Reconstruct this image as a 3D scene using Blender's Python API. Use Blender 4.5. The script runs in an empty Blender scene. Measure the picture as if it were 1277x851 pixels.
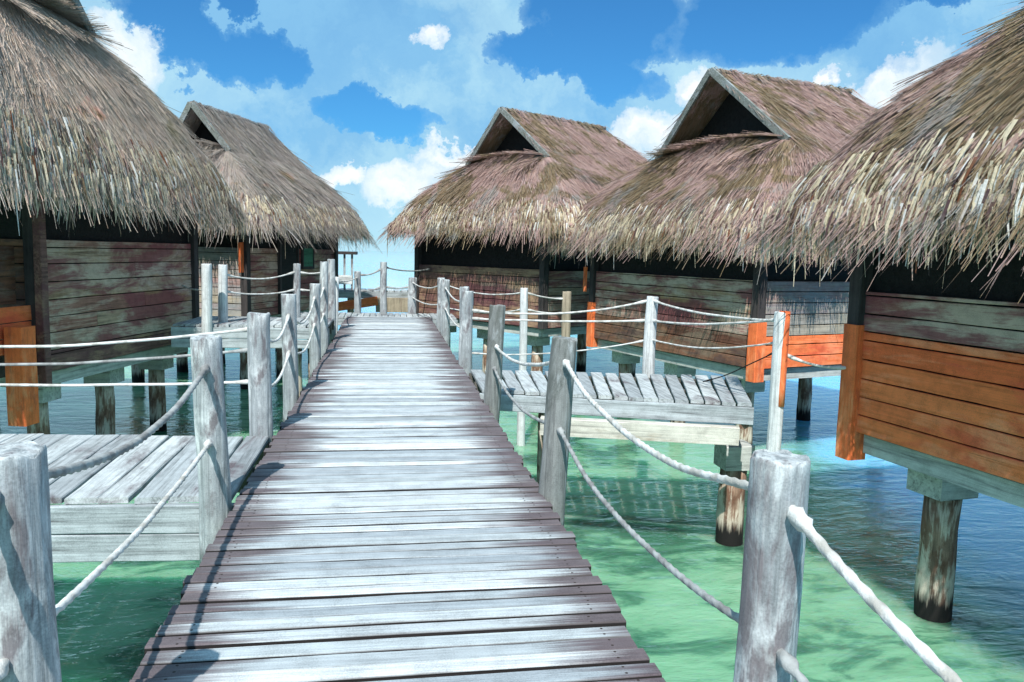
import bpy, math, random
from mathutils import Vector, Matrix, Euler, noise
random.seed(7)
C = bpy.context.scene.collection
R = math.radians
WATER = -1.9
BED = -3.1

# ------------------------------------------------------------------ helpers
class MB:
    """collects boxes, planks, tubes and blades; build() links them as ONE mesh object"""
    def __init__(s): s.v, s.f, s.sm, s.pl = [], [], [], {}
    def add(s, vs, fs, smooth=False):
        o = len(s.v)
        s.v.extend([tuple(p) for p in vs])
        for f in fs:
            s.f.append(tuple(i + o for i in f)); s.sm.append(smooth)
    def box(s, a, b, m=None):
        x0, y0, z0 = a; x1, y1, z1 = b
        vs = [Vector(p) for p in ((x0,y0,z0),(x1,y0,z0),(x1,y1,z0),(x0,y1,z0),(x0,y0,z1),(x1,y0,z1),(x1,y1,z1),(x0,y1,z1))]
        if m: vs = [m @ p for p in vs]
        s.add(vs, [(3,2,1,0),(4,5,6,7),(0,1,5,4),(1,2,6,5),(2,3,7,6),(3,0,4,7)])
    def plank(s, L, W, T, m, jit=.003, bev=.006, n=6):
        """sawn board along local X, centred, with worn (slightly wavy, bevelled) edges"""
        b = min(bev, W*.2, T*.3)
        prof = [(-W/2,-T/2),(-W/2,T/2-b),(-W/2+b,T/2),(W/2-b,T/2),(W/2,T/2-b),(W/2,-T/2)]
        vs, fs = [], []
        k = len(prof); base = len(s.v)
        for i in range(n+1):
            x = -L/2 + L*i/n
            e = random.uniform(-jit, jit); e2 = random.uniform(-jit, jit); ez = random.uniform(-jit, jit)*.5
            for (y, z) in prof:
                s.pl[base+len(vs)] = (x, y, W)
                vs.append(m @ Vector((x, y + (e if y < 0 else e2), z + (ez if z > 0 else 0))))
        for i in range(n):
            for j in range(k):
                a = i*k+j; b_ = i*k+(j+1) % k
                fs.append((a, b_, b_+k, a+k))
        fs.append(tuple(range(k))[::-1]); fs.append(tuple(n*k+j for j in range(k)))
        fs = [f[::-1] for f in fs]
        s.add(vs, fs)
    def tube(s, pts, rads, seg=12, caps=True, smooth=True, fn=None):
        n = len(pts); vs, fs = [], []
        ref = None
        for i, p in enumerate(pts):
            t = (pts[min(i+1, n-1)] - pts[max(i-1, 0)]).normalized()
            if ref is None:
                ref = t.cross(Vector((0,0,1)))
                if ref.length < .3: ref = Vector((1,0,0))
            x = (ref - t*ref.dot(t)).normalized(); ref = x
            y = t.cross(x)
            for j in range(seg):
                a = 2*math.pi*j/seg
                r = rads[i] if not fn else fn(i, a, rads[i])
                vs.append(p + x*(math.cos(a)*r) + y*(math.sin(a)*r))
        for i in range(n-1):
            for j in range(seg):
                a = i*seg+j; b = i*seg+(j+1) % seg
                fs.append((a, b, b+seg, a+seg))
        s.add(vs, fs, smooth)
        if caps:
            o = len(vs)
            c = [tuple(range(seg))[::-1], tuple((n-1)*seg+j for j in range(seg))]
            base = len(s.v) - o
            for f in c:
                s.f.append(tuple(i+base for i in f)); s.sm.append(False)
    def build(s, name, mat, parent=None, loc=(0,0,0), rotz=0., mats=None, kind=None):
        me = bpy.data.meshes.new(name)
        me.from_pydata(s.v, [], s.f)
        me.polygons.foreach_set('use_smooth', s.sm)
        me.materials.append(mat)
        if s.pl:
            at = me.attributes.new('board', 'FLOAT_VECTOR', 'POINT')
            for i, c in s.pl.items(): at.data[i].vector = c
        me.update()
        o = bpy.data.objects.new(name, me); C.objects.link(o)
        o.location = loc; o.rotation_euler = (0, 0, rotz)
        if parent: o.parent = parent
        if kind: o['kind'] = kind
        return o

def tag(o, label, cat, group=None):
    o['label'] = label; o['category'] = cat
    if group: o['group'] = group
    return o
def thing(name, label, cat, loc=(0,0,0), group=None, rotz=0):
    o = bpy.data.objects.new(name, None); C.objects.link(o)
    o.location = loc; o.rotation_euler = (0,0,rotz); o.empty_display_size = .3
    return tag(o, label, cat, group)
def T(x, y, z, rz=0., rx=0., ry=0.):
    return Matrix.Translation((x, y, z)) @ Euler((rx, ry, rz)).to_matrix().to_4x4()

# ------------------------------------------------------------------ materials
class NT:
    def __init__(s, name):
        s.m = bpy.data.materials.new(name); s.m.use_nodes = True
        s.t = s.m.node_tree; s.t.nodes.clear()
        s.out = s.n('ShaderNodeOutputMaterial')
    def n(s, typ, **kw):
        nd = s.t.nodes.new(typ)
        for k, v in kw.items():
            if k.startswith('i_'):
                key = k[2:]; key = int(key) if key.isdigit() else key.replace('_', ' ')
                nd.inputs[key].default_value = v
            else: setattr(nd, k, v)
        return nd
    def l(s, a, b): s.t.links.new(a, b)
    def math(s, op, a, b=None, clamp=False):
        nd = s.n('ShaderNodeMath', operation=op); nd.use_clamp = clamp
        for i, x in enumerate((a, b)):
            if x is None: continue
            if isinstance(x, (int, float)): nd.inputs[i].default_value = x
            else: s.l(x, nd.inputs[i])
        return nd.outputs[0]
    def ramp(s, fac, stops, interp='LINEAR'):
        nd = s.n('ShaderNodeValToRGB'); cr = nd.color_ramp; cr.interpolation = interp
        while len(cr.elements) < len(stops): cr.elements.new(.5)
        for e, (p, c) in zip(cr.elements, stops):
            e.position = p; e.color = (c, c, c, 1) if isinstance(c, (int, float)) else (*c, 1)
        s.l(fac, nd.inputs[0]); return nd.outputs[0]
    def mix(s, fac, a, b, blend='MIX'):
        nd = s.n('ShaderNodeMix', data_type='RGBA', blend_type=blend)
        for sock, x in ((nd.inputs[0], fac), (nd.inputs[6], a), (nd.inputs[7], b)):
            if isinstance(x, (int, float)): sock.default_value = x
            elif isinstance(x, tuple): sock.default_value = (*x, 1)
            else: s.l(x, sock)
        return nd.outputs[2]
    def noise(s, vec, scale, detail=4, rough=.55, dist=0.):
        nd = s.n('ShaderNodeTexNoise'); nd.inputs['Scale'].default_value = scale
        nd.inputs['Detail'].default_value = detail; nd.inputs['Roughness'].default_value = rough
        nd.inputs['Distortion'].default_value = dist
        s.l(vec, nd.inputs['Vector']); return nd.outputs['Fac']
    def mapped(s, scale):
        """object coordinates, shifted per island so that no two boards share a grain"""
        tc = s.n('ShaderNodeTexCoord'); g = s.n('ShaderNodeNewGeometry')
        mp = s.n('ShaderNodeMapping'); mp.inputs['Scale'].default_value = scale
        s.l(tc.outputs['Object'], mp.inputs['Vector'])
        sh = s.math('MULTIPLY', g.outputs['Random Per Island'], 61.7)
        cb = s.n('ShaderNodeCombineXYZ'); s.l(sh, cb.inputs[0]); s.l(sh, cb.inputs[1]); s.l(sh, cb.inputs[2])
        ad = s.n('ShaderNodeVectorMath', operation='ADD'); s.l(mp.outputs[0], ad.inputs[0]); s.l(cb.outputs[0], ad.inputs[1])
        return ad.outputs[0], g.outputs['Random Per Island'], tc.outputs['Object']
    def principled(s, col, rough=.8, bump=None, strength=.4, dist=.01, spec=.3):
        p = s.n('ShaderNodeBsdfPrincipled')
        if isinstance(col, tuple): p.inputs['Base Color'].default_value = (*col, 1)
        else: s.l(col, p.inputs['Base Color'])
        if isinstance(rough, (int, float)): p.inputs['Roughness'].default_value = rough
        else: s.l(rough, p.inputs['Roughness'])
        p.inputs['Specular IOR Level'].default_value = spec
        if bump is not None:
            b = s.n('ShaderNodeBump'); b.inputs['Strength'].default_value = strength; b.inputs['Distance'].default_value = dist
            s.l(bump, b.inputs['Height']); s.l(b.outputs[0], p.inputs['Normal'])
        s.l(p.outputs[0], s.out.inputs[0]); return p

def wood(name, tones, axis='X', grain=26., stain=None, stain_lo=.52, stain_hi=.62, patch=1.6, long=.9, bump=.5, dark=.45, wet=False):
    """weathered timber: grain stretched along one axis, a tone per board, blotchy stains"""
    s = NT(name)
    sc = {'X': (long, grain, grain), 'Z': (grain, grain, long)}[axis]
    vec, isl, obj = s.mapped(sc)
    g = s.noise(vec, 1., 9, .7, .4)
    k = len(tones)
    tone = s.ramp(isl, [(i/(k-1) if k > 1 else 0, c) for i, c in enumerate(tones)])
    dk = s.mix(1., tone, (dark, dark, dark), 'MULTIPLY')
    col = s.mix(s.ramp(g, [(.36, 1.), (.5, .25), (.62, 0.)]), tone, dk)
    if stain:
        sc2 = {'X': (patch*.5, patch*1.6, patch*1.6), 'Z': (patch*2, patch*2, patch*.7)}[axis]
        mp = s.n('ShaderNodeMapping'); mp.inputs['Scale'].default_value = sc2; s.l(obj, mp.inputs['Vector'])
        for i, c in enumerate(stain):
            mp2 = s.n('ShaderNodeMapping'); mp2.inputs['Location'].default_value = (i*7.3, i*3.1, i*5.7); s.l(mp.outputs[0], mp2.inputs['Vector'])
            n2 = s.noise(mp2.outputs[0], 1.5, 5, .65, .6)
            g2 = s.math('ADD', s.math('MULTIPLY', g, .35), s.math('MULTIPLY', n2, .75))
            col = s.mix(s.ramp(g2, [(stain_lo, 0.), (stain_hi, .85)]), col, c)
    grit = s.noise(obj, 140., 3, .6); big_ = s.noise(obj, 7., 4, .6)
    col = s.mix(1., col, s.ramp(s.math('ADD', s.math('MULTIPLY', grit, .5), s.math('MULTIPLY', big_, .5)), [(.38, .72), (.5, .96), (.62, 1.1)]), 'MULTIPLY')
    col = s.mix(s.ramp(g, [(.30, .9), (.345, 0.)]), col, s.mix(1., tone, (.14,.12,.12), 'MULTIPLY'))
    if wet:
        so_ = s.n('ShaderNodeSeparateXYZ'); s.l(obj, so_.inputs[0])
        wl = s.math('ADD', so_.outputs[2], s.math('MULTIPLY', s.math('SUBTRACT', g, .5), .5))
        col = s.mix(s.ramp(s.math('MULTIPLY', s.math('ADD', wl, 2.2), .5), [(.24, 1.), (.31, 0.)]), col, (.012,.011,.011))
    s.principled(col, .82, g, bump, .012)
    return s.m

GREY_L = [(.46,.52,.55), (.60,.64,.65), (.38,.43,.47), (.55,.60,.62), (.32,.36,.39)]
M = {}
# main deck: pale worn middle, dark maroon weathered ends of the planks
def deck_mat():
    s = NT('walkway_planks')
    vec, isl, obj = s.mapped((1.1, 52, 52))
    g = s.noise(vec, 1., 9, .72, .6)
    tone = s.ramp(isl, [(0,(.40,.455,.485)),(.22,(.54,.59,.61)),(.4,(.32,.365,.40)),(.55,(.50,.545,.57)),(.75,(.63,.67,.69)),(.88,(.37,.42,.45)),(1,(.48,.53,.56))])
    col = s.mix(s.ramp(g, [(.38,1.),(.5,.35),(.6,0.)]), tone, s.mix(1., tone, (.70,.69,.70), 'MULTIPLY'))
    sx = s.n('ShaderNodeSeparateXYZ'); s.l(obj, sx.inputs[0])
    ax = s.math('ABSOLUTE', s.math('SUBTRACT', sx.outputs[0], .06))
    n2 = s.noise(vec, .9, 4, .6)
    mp = s.n('ShaderNodeMapping'); mp.inputs['Scale'].default_value = (.8,.5,1); s.l(obj, mp.inputs['Vector'])
    n3 = s.noise(mp.outputs[0], 1.2, 3, .5)
    e = s.math('ADD', ax, s.math('ADD', s.math('MULTIPLY', s.math('SUBTRACT', n2, .5), .75), s.math('MULTIPLY', s.math('SUBTRACT', n3, .5), .55)))
    e = s.math('ADD', e, s.math('MULTIPLY', s.math('SUBTRACT', isl, .5), .34))
    edge = s.ramp(e, [(.63,0.),(.74,.5),(.90,.93)])
    edgecol = s.mix(n3, (.075,.042,.058), (.12,.105,.105))
    col = s.mix(edge, col, edgecol)
    # a few boards wholly dirty
    col = s.mix(s.ramp(isl, [(.0,.55),(.05,.55),(.07,0.),(1.,0.)]), col, (.16,.17,.17))
    grit = s.noise(obj, 150., 3, .6); big_ = s.noise(obj, 6., 5, .6)
    col = s.mix(1., col, s.ramp(s.math('ADD', s.math('MULTIPLY', grit, .5), s.math('MULTIPLY', big_, .5)), [(.38, .78), (.5, 1.06), (.62, 1.2)]), 'MULTIPLY')
    # sawn sides, less bleached, darkened further to paint shade into the gaps; splits along the grain; nail heads over the joists
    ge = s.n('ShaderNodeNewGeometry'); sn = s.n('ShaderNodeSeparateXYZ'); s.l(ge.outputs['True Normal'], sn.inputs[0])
    at = s.n('ShaderNodeAttribute', attribute_name='board'); sa = s.n('ShaderNodeSeparateXYZ'); s.l(at.outputs['Vector'], sa.inputs[0])
    arr = s.math('SUBTRACT', s.math('ABSOLUTE', sa.outputs[1]), s.math('MULTIPLY', sa.outputs[2], .5))     # 0 at the board's edge, negative inside
    rag = s.noise(vec, .6, 5, .6)
    rim_shade = s.math('MULTIPLY', s.math('ADD', s.math('ADD', arr, .005), s.math('MULTIPLY', s.math('SUBTRACT', rag, .5), .03)), 160., True)
    col = s.mix(s.math('MULTIPLY', rim_shade, .8), col, (.06,.05,.05))  # worn rims, painted dark to deepen the shade between boards
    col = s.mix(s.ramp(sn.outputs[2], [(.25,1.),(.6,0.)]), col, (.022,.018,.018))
    col = s.mix(s.ramp(g, [(.285,.85),(.335,0.)]), col, (.05,.045,.045))
    jit = s.math('MULTIPLY', s.math('SUBTRACT', s.math('FRACT', s.math('MULTIPLY', isl, 37.3)), .5), .05)
    nx = s.math('SUBTRACT', s.math('ABSOLUTE', s.math('ADD', sa.outputs[0], jit)), .86); ny = s.math('SUBTRACT', s.math('ABSOLUTE', s.math('ADD', sa.outputs[1], s.math('MULTIPLY', jit, .4))), .024)
    nd = s.math('SQRT', s.math('ADD', s.math('MULTIPLY', nx, nx), s.math('MULTIPLY', ny, ny)))
    nail = s.math('LESS_THAN', nd, .006)
    col = s.mix(nail, col, (.035,.025,.022))
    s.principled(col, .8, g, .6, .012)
    return s.m
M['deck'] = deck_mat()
M['deck2'] = wood('side_deck_planks', [(.44,.49,.51),(.58,.62,.63),(.33,.36,.38),(.5,.55,.57)], 'X', 30, [(.085,.055,.065)], .58, .68, 1.3)
M['fascia'] = wood('pale_beam', [(.40,.46,.49),(.50,.55,.58)], 'X', 24, [(.16,.17,.16)], .62, .72, 1.)
M['fascia_warm'] = wood('sunbleached_beam', [(.62,.58,.48),(.68,.68,.64)], 'X', 24, [(.3,.24,.17)], .6, .7, 1.2)
M['stringer'] = wood('dark_joist', [(.10,.095,.09),(.15,.14,.13)], 'X', 20)
M['post'] = wood('weathered_post', [(.33,.37,.40),(.41,.45,.47),(.28,.31,.34)], 'Z', 30, [(.60,.64,.65),(.14,.12,.13)], .54, .63, 2.2, .8, .7, .5)
M['post_pale'] = wood('pale_post', [(.66,.70,.72),(.74,.77,.78)], 'Z', 28, [(.36,.38,.4)], .62, .72, 2.)
M['post_old'] = wood('old_grey_post', [(.22,.24,.23),(.28,.29,.29)], 'Z', 28, [(.42,.46,.48),(.10,.11,.10)], .57, .66, 2.)
M['post_tan'] = wood('tan_post', [(.46,.39,.28),(.40,.34,.26)], 'Z', 28, [(.25,.2,.15)], .6, .7, 2.)
M['pile'] = wood('pile_timber', [(.32,.20,.13),(.38,.25,.19)], 'Z', 24, [(.15,.07,.045),(.66,.60,.50)], .53, .6, 1.1, wet=True)
M['collar'] = wood('pile_cap', [(.52,.56,.54),(.60,.62,.60)], 'X', 22, [(.33,.37,.34)], .62, .72, 1.)
M['wall_grey'] = wood('weathered_wall_boards', [(.52,.30,.16),(.54,.39,.29),(.42,.18,.14),(.58,.44,.34),(.52,.29,.15)], 'X', 26, [(.58,.46,.37),(.24,.065,.075)], .52, .6, 1.)
M['wall_dark'] = wood('dark_wall_boards', [(.24,.12,.115),(.32,.20,.13),(.20,.085,.09),(.28,.21,.17)], 'X', 26, [(.40,.27,.17),(.13,.05,.06)], .54, .64, 1.)
M['wall_pink'] = wood('faded_wall_boards', [(.44,.29,.27),(.38,.37,.37),(.48,.42,.32),(.42,.28,.26)], 'X', 26, [(.27,.29,.30),(.36,.33,.26)], .55, .65, 1.2)
M['paint_orange'] = wood('orange_painted_boards', [(.95,.205,.062),(.97,.24,.08),(.92,.175,.055)], 'X', 22, [(.96,.33,.16),(.76,.12,.05)], .56, .66, 1.2, .8, .25, .75)
M['paint_orange_v'] = wood('orange_painted_post', [(.92,.19,.055),(.95,.22,.07)], 'Z', 22, [(.85,.34,.16),(.5,.11,.05)], .56, .66, 1.6, .8, .25, .75)
M['paint_rust'] = wood('worn_rust_boards', [(.24,.10,.06),(.30,.15,.09),(.20,.085,.055)], 'X', 22, [(.25,.18,.13),(.1,.06,.055)], .54, .63, 1.2)
M['black'] = wood('interior_shade', [(.012,.012,.013),(.018,.018,.018)], 'X', 18)  # near-black colour stands in for the shade inside huts and gables
M['frame_dark'] = wood('dark_corner_post', [(.05,.045,.045),(.07,.06,.06)], 'Z', 20)
M['barge'] = wood('barge_board', [(.20,.22,.19),(.26,.28,.27)], 'X', 24, [(.32,.35,.37)], .55, .66, 1.)
M['boat'] = wood('boat_hull', [(.20,.10,.06),(.24,.12,.07)], 'X', 18)
M['gunwale'] = wood('boat_gunwale', [(.72,.76,.78),(.75,.78,.8)], 'X', 18)
M['green_glass'] = wood('green_shutter', [(.07,.24,.15),(.08,.26,.17)], 'X', 12)

def rope_mat(name, a, b):
    s = NT(name)
    tc = s.n('ShaderNodeTexCoord')
    n = s.noise(tc.outputs['Object'], 9, 4, .6)
    n2 = s.noise(tc.outputs['Object'], 160, 2, .5)
    s.principled(s.mix(s.ramp(n, [(.42,0.),(.62,1.)]), a, b), .9, n2, .5, .004)
    return s.m
M['rope'] = rope_mat('white_rope', (.66,.67,.66), (.40,.39,.36))
M['rope_grey'] = rope_mat('grey_rope', (.36,.38,.38), (.20,.20,.20))
M['cable'] = rope_mat('black_cable', (.012,.012,.012), (.02,.02,.02))

def thatch(name, fringe=False, grey=0., lift=(1,1,1)):
    s = NT(name)
    tc = s.n('ShaderNodeTexCoord'); g = s.n('ShaderNodeNewGeometry')
    isl = g.outputs['Random Per Island']
    big = s.noise(tc.outputs['Object'], .8, 7, .68, .5)
    mp = s.n('ShaderNodeMapping'); mp.inputs['Location'].default_value = (13, 5, 9); s.l(tc.outputs['Object'], mp.inputs['Vector'])
    big2 = s.noise(mp.outputs[0], 1.0, 7, .68, .5)
    brown, mauve, gry, dgreen = (.225,.165,.095), (.44,.295,.275), (.30,.30,.29), (.15,.155,.11)
    col = s.mix(s.ramp(big, [(.475,0.),(.515,1.)]), brown, mauve)
    col = s.mix(s.ramp(big2, [(.56-grey*.22,0.),(.63-grey*.22,.9)]), col, gry)
    if grey: col = s.mix(s.ramp(big, [(.34,.9),(.42,0.)]), col, dgreen); col = s.mix(1., col, lift, 'MULTIPLY')
    if fringe:
        rnd = s.ramp(isl, [(0,(.68,.59,.42)),(.26,(.80,.72,.55)),(.50,(.74,.64,.47)),(.51,(.42,.30,.26)),(.62,(.48,.35,.30)),(.63,(.28,.21,.13)),(.72,(.34,.26,.17)),(.73,(.34,.34,.33)),(.79,(.42,.42,.41)),(.80,(.82,.82,.79)),(.90,(.88,.88,.86)),(.905,(.20,.08,.045)),(.93,(.24,.09,.05)),(.935,(.10,.06,.07)),(1.,(.13,.08,.085))])
        clump = s.noise(tc.outputs['Object'], 2.6, 3, .6)
        col = s.mix(s.ramp(clump, [(.40,.72),(.52,.97)]), col, rnd)
    else:
        rnd = s.ramp(isl, [(0,(.22,.165,.105)),(.24,(.28,.21,.13)),(.26,(.41,.29,.26)),(.46,(.45,.33,.29)),(.48,(.28,.28,.275)),(.66,(.33,.33,.325)),(.68,(.14,.15,.115)),(.76,(.17,.18,.14)),(.77,(.56,.47,.31)),(.90,(.62,.53,.37)),(.905,(.72,.74,.74)),(.94,(.8,.82,.82)),(.945,(.09,.05,.06)),(1.,(.13,.075,.08))])
        col = s.mix(.24, col, rnd)
    p = s.principled(col, .95, None, spec=.1)
    tl = s.n('ShaderNodeBsdfTranslucent'); s.l(col, tl.inputs[0]); ms = s.n('ShaderNodeMixShader'); ms.inputs[0].default_value = .38 if fringe else .2
    s.l(p.outputs[0], ms.inputs[1]); s.l(tl.outputs[0], ms.inputs[2]); s.l(ms.outputs[0], s.out.inputs[0])
    fine = s.noise(tc.outputs['Object'], 40, 3, .6)
    b = s.n('ShaderNodeBump'); b.inputs['Strength'].default_value = .5; b.inputs['Distance'].default_value = .03
    s.l(fine, b.inputs['Height']); s.l(b.outputs[0], p.inputs['Normal'])
    return s.m
M['thatch'] = thatch('palm_thatch'); M['thatch_grey'] = thatch('grey_palm_thatch', grey=1., lift=(1.9,1.6,1.4)); M['thatch_old'] = thatch('old_palm_thatch', grey=1., lift=(1.15,1.06,1.02))
M['fringe'] = thatch('thatch_fringe', True)
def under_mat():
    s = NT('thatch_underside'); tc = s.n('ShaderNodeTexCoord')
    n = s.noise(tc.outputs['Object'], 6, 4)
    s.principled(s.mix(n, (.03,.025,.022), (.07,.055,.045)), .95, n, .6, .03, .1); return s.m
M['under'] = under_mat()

def water_mat():
    s = NT('lagoon_water')
    tc = s.n('ShaderNodeTexCoord')
    def mp(sc, rz=0., loc=(0,0,0)):
        m_ = s.n('ShaderNodeMapping'); m_.inputs['Scale'].default_value = sc; m_.inputs['Rotation'].default_value = (0,0,rz); m_.inputs['Location'].default_value = loc
        s.l(tc.outputs['Object'], m_.inputs['Vector']); return m_.outputs[0]
    w1 = s.noise(mp((1.,2.2,1), .3), 1.5, 4, .55, .6)
    w2 = s.noise(mp((1.,2.6,1), -.5), 6., 3, .5, .3)
    h = s.math('ADD', s.math('MULTIPLY', w1, 1.), s.math('MULTIPLY', w2, .28))
    bp = s.n('ShaderNodeBump'); bp.inputs['Strength'].default_value = .42; bp.inputs['Distance'].default_value = .12
    s.l(h, bp.inputs['Height'])
    ln = s.n('ShaderNodeVectorMath', operation='LENGTH'); s.l(tc.outputs['Object'], ln.inputs[0])
    s.l(s.math('DIVIDE', .6, s.math('ADD', 1., s.math('POWER', s.math('MULTIPLY', ln.outputs['Value'], .06), 1.6))), bp.inputs['Strength'])
    big = s.noise(mp((.35,.6,1), .2), 1., 5, .6, .8)
    mid = s.noise(mp((.8,1.7,1), -.2), 1.1, 5, .62, .9)
    col = s.ramp(s.math('ADD', s.math('MULTIPLY', big, .6), s.math('MULTIPLY', mid, .45)), [(.43,(.045,.16,.10)),(.475,(.085,.25,.155)),(.505,(.16,.38,.235)),(.60,(.22,.46,.30))])
    # bluer to the right and far out: reflected sky painted into the colour
    sx = s.n('ShaderNodeSeparateXYZ'); s.l(tc.outputs['Object'], sx.inputs[0])
    dx = s.math('ADD', s.math('SUBTRACT', sx.outputs[0], s.math('MULTIPLY', sx.outputs[1], .22)), s.math('ADD', s.math('MULTIPLY', big, 1.2), s.math('MULTIPLY', s.math('SUBTRACT', mid, .5), 2.5)))
    sky_refl = s.ramp(s.math('MULTIPLY', dx, .1), [(.49,0.),(.60,.95)])
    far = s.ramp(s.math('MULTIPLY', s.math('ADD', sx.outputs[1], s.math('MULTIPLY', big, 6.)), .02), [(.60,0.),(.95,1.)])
    col = s.mix(s.math('MAXIMUM', sky_refl, far), col, (.17,.55,.86))
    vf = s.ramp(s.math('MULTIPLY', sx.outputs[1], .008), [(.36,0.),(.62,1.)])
    col = s.mix(vf, col, (.42,.68,.80))  # far sea paled in its colour to carry the sky's reflection
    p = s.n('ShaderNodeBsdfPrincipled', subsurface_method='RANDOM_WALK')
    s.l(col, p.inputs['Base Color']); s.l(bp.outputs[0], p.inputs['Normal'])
    p.inputs['Subsurface Weight'].default_value = 1.; p.inputs['Subsurface Radius'].default_value = (.45, 1., .8)
    p.inputs['Subsurface Scale'].default_value = 1.1
    p.inputs['Roughness'].default_value = .05; p.inputs['IOR'].default_value = 1.4; p.inputs['Specular IOR Level'].default_value = .5
    s.l(p.outputs[0], s.out.inputs[0]); return s.m
def bed_mat():
    s = NT('seabed_sand'); tc = s.n('ShaderNodeTexCoord')
    n = s.noise(tc.outputs['Object'], .5, 5, .6, .5)
    s.principled(s.ramp(n, [(.4,(.10,.20,.13)),(.5,(.30,.42,.28)),(.6,(.5,.56,.40))]), .9, n, .3, .1); return s.m
M['water'] = water_mat(); M['bed'] = bed_mat()

# ------------------------------------------------------------------ setting
def sheet(name, z, mat, size=3000):
    b = MB(); b.add([(-size,-size,0),(size,-size,0),(size,size,0),(-size,size,0)], [(0,1,2,3)])
    o = b.build(name, mat, loc=(0,0,z)); o['kind'] = 'structure'; return o
sheet('seabed', BED, M['bed'])
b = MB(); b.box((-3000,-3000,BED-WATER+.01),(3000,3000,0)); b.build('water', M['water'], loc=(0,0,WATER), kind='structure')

# ------------------------------------------------------------------ timber walkways
def pile_mb(r=.15, top=-.2, seg=18, x=0, y=0, bot=BED-.2):
    b = MB(); n = 9; pts, rr = [], []
    for i in range(n):
        z = bot + (top-bot)*i/(n-1); pts.append(Vector((x + random.uniform(-.01,.01), y + random.uniform(-.01,.01), z))); rr.append(r*(1.06-.1*i/(n-1))*random.uniform(.97,1.03))
    b.tube(pts, rr, seg); return b

# main boardwalk
bw = thing('boardwalk', 'long straight plank walkway leading away between the thatched huts', 'walkway', (0.06, 9, 0))
b = MB(); y = -2.0
while y < 19.3:
    w = random.uniform(.082, .104); L = 1.98 + random.uniform(-.025, .03)
    b.plank(L, w, .038, T(.06 + random.uniform(-.012,.012), y + w/2, -.019 + random.uniform(-.007,.005), random.uniform(-.004,.004) + .006, random.uniform(-.012,.012), 0), .0025, .006, 8)
    y += w + random.uniform(.012, .022)
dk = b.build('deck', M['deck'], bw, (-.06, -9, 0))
for x in (-.80, .06, .92):
    b = MB(); b.plank(21.3, .09, .2, T(0,0,0, math.pi/2), .002, .008, 30)
    b.build('stringer', M['stringer'], bw, (x-.06, 8.65-9, -.141))
for y in (0.5, 3.6, 7.9, 12.5, 16.5, 19.0):
    b = MB(); b.plank(1.9, .14, .16, T(0,0,0), .002, .008, 4)
    b.build('cross_beam', M['stringer'], bw, (0, y-9, -.325))
    for x in (-.6, .6):
        pile_mb(.11, -.405).build('pile', M['pile'], bw, (x, y-9, 0))

def side_deck(name, label, cat, corners, z, plank_w, gap, fascia_rows, mat='deck2', piles=(), beam=None, fmat='fascia', group=None):
    """deck on a quadrilateral: corners = front-left, front-right, back-right, back-left; planks run front to back"""
    fl, fr, br, bl = [Vector((*c, 0)) for c in corners]
    o = (fl+fr+br+bl)/4
    t = thing(name, label, cat, (o.x, o.y, 0), group)
    n = max(2, int((fr-fl).length/(plank_w+gap)))
    b = MB()
    for i in range(n):
        s = (i+.5)/n
        a = fl.lerp(fr, s) - o; c = bl.lerp(br, s) - o
        d = c-a; L = d.length + random.uniform(.0,.06); m = (a+c)/2
        W = ((fr-fl).length/n - gap)*random.uniform(.93,1.04)
        # planks lie along local X of a mesh turned by 90 degrees
        ang = math.atan2(d.y, d.x) - math.pi/2
        p = Matrix.Rotation(-math.pi/2, 4, 'Z') @ m
        b.plank(L, W, .04, T(p.x, p.y, z-.02+random.uniform(-.004,.004), ang + random.uniform(-.01,.01), random.uniform(-.02,.02)), .004, .007, 7)
    b.build('deck', M[mat], t, (0,0,0), math.pi/2)
    # front fascia boards
    d = fr-fl; ang = math.atan2(d.y, d.x); nrm = Vector((math.sin(ang), -math.cos(ang), 0))
    zz = z-.042
    for h in fascia_rows:
        b = MB(); b.plank(d.length+.04, h-.008, .05, T(0,0,0,0,math.pi/2), .003, .006, 10)
        q = (fl+fr)/2 - o + nrm*.03
        b.build('fascia_board', M[fmat], t, (q.x, q.y, zz-h/2), ang)
        zz -= h
    for k, (A, B_) in enumerate(((bl, br), (fl.lerp(bl,.5), fr.lerp(br,.5)))):
        d2 = B_-A; b = MB(); b.plank(d2.length, .07, .18, T(0,0,0), .002, .006, 6)
        q = (A+B_)/2 - o + (Vector((0,-.05,0)) if k == 0 else Vector((0,0,0)))
        b.build('joist', M['stringer'], t, (q.x, q.y, z-.135), math.atan2(d2.y, d2.x))
    if beam:
        (x0,y0),(x1,y1),zt,h,w,bm = beam
        b = MB(); L = math.hypot(x1-x0, y1-y0); b.plank(L, w, h, T(0,0,0), .004, .01, 8)
        b.build('support_beam', M[bm], t, ((x0+x1)/2-o.x, (y0+y1)/2-o.y, zt-h/2), math.atan2(y1-y0, x1-x0))
    for (px, py, r, ztop, cap) in piles:
        pl = pile_mb(r, ztop).build('pile', M['pile'], t, (px-o.x, py-o.y, 0))
        if cap:
            b = MB(); b.plank(cap, cap, .3, T(0,0,0), .004, .012, 3)
            b.build('cap_block', M['collar'], pl, (0,0,ztop+.15))
    return t

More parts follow.
